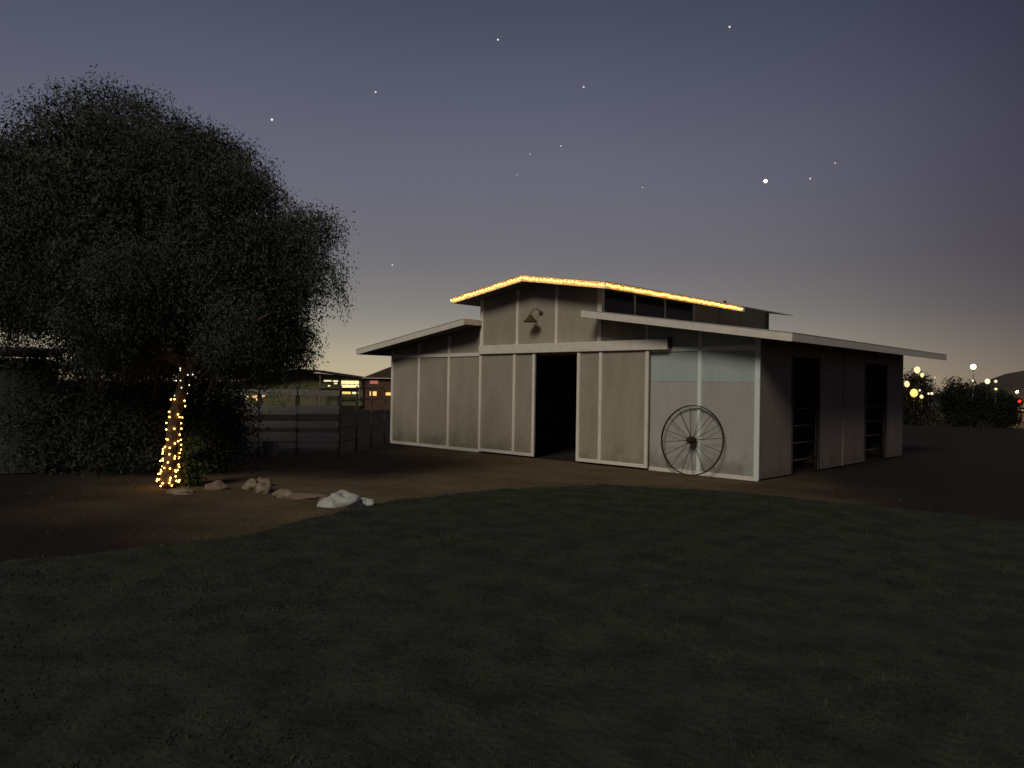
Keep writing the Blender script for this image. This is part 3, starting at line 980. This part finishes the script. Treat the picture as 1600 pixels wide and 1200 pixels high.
# ------------------------------------------------------------------ distant lamps
lm = {}
def lampmat(c, s):
    kx = (c, s)
    if kx not in lm:
        lm[kx] = mat('lamp_glow', c, .4, emit=c, es=s)
    return lm[kx]
def globe_lamp(x, y, z, r, c, s, label, group):
    gz = ground_z(x, y)
    o = empty('globe_lamp', (x, y, gz), label, 'lamp', group)
    me = ico_mesh('globe', r, 2); me.materials.append(lampmat(c, s))
    b = link('globe', me, None, o); b.location = (0, 0, z - gz)
    tube('lamp_post', [(0, 0, 0), (0, 0, max(z - gz - r * .9, .05))], [.014, .010], M['pane'], o, 6)
    return o
CR, GO, WH = (1, .80, .42), (1, .66, .18), (1, .90, .66)
RG = 'lamps among the far trees right of the barn'
RL = [(-6.11, 50.28, 3.37, .27, CR, 1.0, 'large cream lamp, highest of the cluster right of the barn roof end'),
      (-5.83, 50.56, 2.98, .19, CR, .9, 'cream lamp touching the lower right of the highest cluster lamp'),
      (-6.67, 49.75, 2.27, .24, CR, .9, 'cream lamp nearest the back corner of the barn'),
      (-6.27, 50.14, 1.59, .32, GO, 1.2, 'largest gold lamp at the bottom of the cluster'),
      (-5.96, 50.44, 1.80, .10, WH, 1.0, 'tiny lamp at the upper right of the large gold lamp'),
      (-5.85, 50.55, 1.31, .14, CR, .9, 'lowest small lamp, right below the large gold lamp'),
      (-5.46, 50.92, 1.56, .09, WH, 1.1, 'left of the two tiny paired lamps between the dark trees'),
      (-5.28, 51.09, 1.57, .13, WH, 1.0, 'right of the two tiny paired lamps between the dark trees'),
      (-5.12, 51.25, 2.80, .08, CR, .5, 'faint lone lamp high in the dark tree right of the cluster'),
      (-3.03, 53.26, 2.60, .09, WH, .9, 'tiny lamp straight below the brilliant floodlight'),
      (-2.22, 54.05, 2.57, .25, (1, .88, .50), 1.3, 'large round yellow-white lamp right of the floodlight'),
      (-1.76, 54.49, 2.58, .14, (1, .85, .5), 1.0, 'small lamp right of the large round yellow-white lamp'),
      (-1.75, 54.50, 1.99, .12, CR, .9, 'small lamp below the one right of the round yellow-white lamp'),
      (-.43, 55.77, 1.08, .12, (1, .03, .02), 1.6, 'small red lamp low at the right edge of the picture')]
random.seed(12)
for x, y, z, r, c, s, lb in RL:
    gl_ = globe_lamp(x, y, z, r, c, s, lb, RG)
    gb = gl_.children[0]
    gb.scale = (random.uniform(.7, 1.0), random.uniform(.7, 1.0), random.uniform(.75, 1.15))
    if c == GO:
        p2_ = bpy.data.lights.new('lamp_light', 'POINT'); p2_.energy = 170; p2_.color = (1, .55, .2); p2_.shadow_soft_size = .35
        p2o = bpy.data.objects.new('lamp_light', p2_); COL.objects.link(p2o); p2o.parent = gl_; p2o.location = (0, 0, z - ground_z(x, y))
yl = globe_lamp(-5.27, 81.66, 1.8, .16, (1, .75, .4), 1.2, 'dim warm lamp lighting the foot of the hill at the right edge', RG)
pl = bpy.data.lights.new('lamp_light', 'POINT'); pl.energy = 3000; pl.color = (1, .66, .34); pl.shadow_soft_size = .3
plo = bpy.data.objects.new('lamp_light', pl); COL.objects.link(plo); plo.parent = yl; plo.location = (0, 0, 3.6)
fl = empty('floodlight', (-3.0, 53.28, -.95), 'brilliant white floodlight on a pole above the far trees on the right', 'floodlight')
tube('pole', [(0, 0, 0), (0, 0, 4.4)], [.035, .025], M['pane'], fl, 8)
box('arm', -.3, .3, -.04, .04, 4.4, 4.48, M['post'], fl)
me = ico_mesh('lamp_head', .19, 2); me.materials.append(lampmat((1, .88, .55), 9))
b = link('lamp_head', me, None, fl); b.location = (0, -.08, 4.62)

LG = 'far lamps seen under the tree'
globe_lamp(-64.24, 24.79, 1.62, .24, (1, .85, .62), 1.0, 'single pale lamp under the tree crown, above the amber lamps', LG)
for i, (dx, dy, dz, r, lb) in enumerate(((0, 0, 0, .28, 'largest amber lamp of the close bunch under the tree crown'), (.55, .5, .05, .24, 'amber lamp on the right of the bunch under the tree crown'),
                                     (-.55, -.5, -.25, .16, 'small dim amber lamp on the left of the bunch under the tree crown'), (.2, .2, -.40, .15, 'small amber lamp lowest in the bunch under the tree crown'))):
    globe_lamp(-53.96 + dx, 20.82 + dy, .45 + dz, r, (1, .62, .25), .9, lb, LG)
globe_lamp(-55.12, 5.8, 1.88, .11, WH, 1.2, 'tiny white lamp far left in the dark above the shed', LG)

# ------------------------------------------------------------------ far trees on the right
def far_tree(x, y, w, h, label, seed, nl=120):
    rg = np.random.default_rng(seed)
    gz = ground_z(x, y)
    r = empty('far_tree', (x, y, gz), label, 'tree', 'dark trees beyond the corral')
    e = [(0, 0, h * .62, w * .5, w * .5, h * .38), (w * .25, .1, h * .45, w * .35, w * .35, h * .3), (-w * .27, 0, h * .42, w * .34, w * .34, h * .32), (0, -.2, h * .18, w * .62, w * .4, h * .2)]
    p = clump_points(e, 150, nl, rg, (.35, .75))
    link('crown', leaves('crown', p, .20, rg, .2, .40), M['leaf_far'], r)
    tube('trunk', [(0, 0, 0), (.1, 0, h * .3), (0, .1, h * .6)], [.16, .12, .06], M['bark'], r, 8)
far_tree(-6.75, 52.3, 2.3, 4.6, 'dark tree among the lamps closest to the back corner of the barn', 21)
far_tree(-5.6, 58.9, 2.8, 4.1, 'broad dark tree between the lamp cluster and the floodlight', 22)
far_tree(-4.3, 59.9, 2.6, 4.0, 'dark tree directly behind the floodlight pole', 23)
far_tree(-2.6, 62.0, 2.0, 3.2, 'low dark tree right of the floodlight, before the hill', 24)

# ------------------------------------------------------------------ stars
ST = [(-45.43, 24.61, 1.0, .9, 'star high in the sky above the big tree and barn, just left of centre'),
      (-28.27, 24.80, 1.0, .9, 'highest star, right of the centre of the sky'),
      (-38.88, 21.59, .95, .8, 'star above the barn ridge, second row from the top'),
      (-54.53, 20.79, 1.0, .8, 'star midway between the big tree and the centre of the sky'),
      (-61.88, 18.30, 1.15, 1.1, 'star closest to the top right outline of the big tree'),
      (-40.55, 17.65, .8, .6, 'right of the two faint stars in mid sky above the barn'),
      (-42.87, 17.07, .7, .5, 'left of the two faint stars in mid sky above the barn'),
      (-25.62, 14.69, 2.1, 4.0, 'brightest white star, hanging above the right end of the barn'),
      (-22.62, 14.64, .9, .7, 'faint star close to the right of the brightest star'),
      (-21.01, 15.51, .8, .5, 'faint star farthest right in the sky'),
      (-34.38, 14.66, .7, .45, 'faint lone star left of the brightest star'),
      (-43.82, 15.62, .6, .45, 'dim star just below the pair of faint stars in mid sky'),
      (-53.10, 8.84, .8, .7, 'low star between the big tree and the barn roof')]
for a, e, r, s, lb in ST:
    a, e = R(a), R(e)
    me = ico_mesh('star', r, 2)
    me.materials.append(lampmat((1, .97, .94), s))
    o = link('star', me)
    o.location = CAM + Vector((math.sin(a) * math.cos(e), math.cos(a) * math.cos(e), math.sin(e))) * 950
    tag(o, lb, 'star', 'stars in the dusk sky')
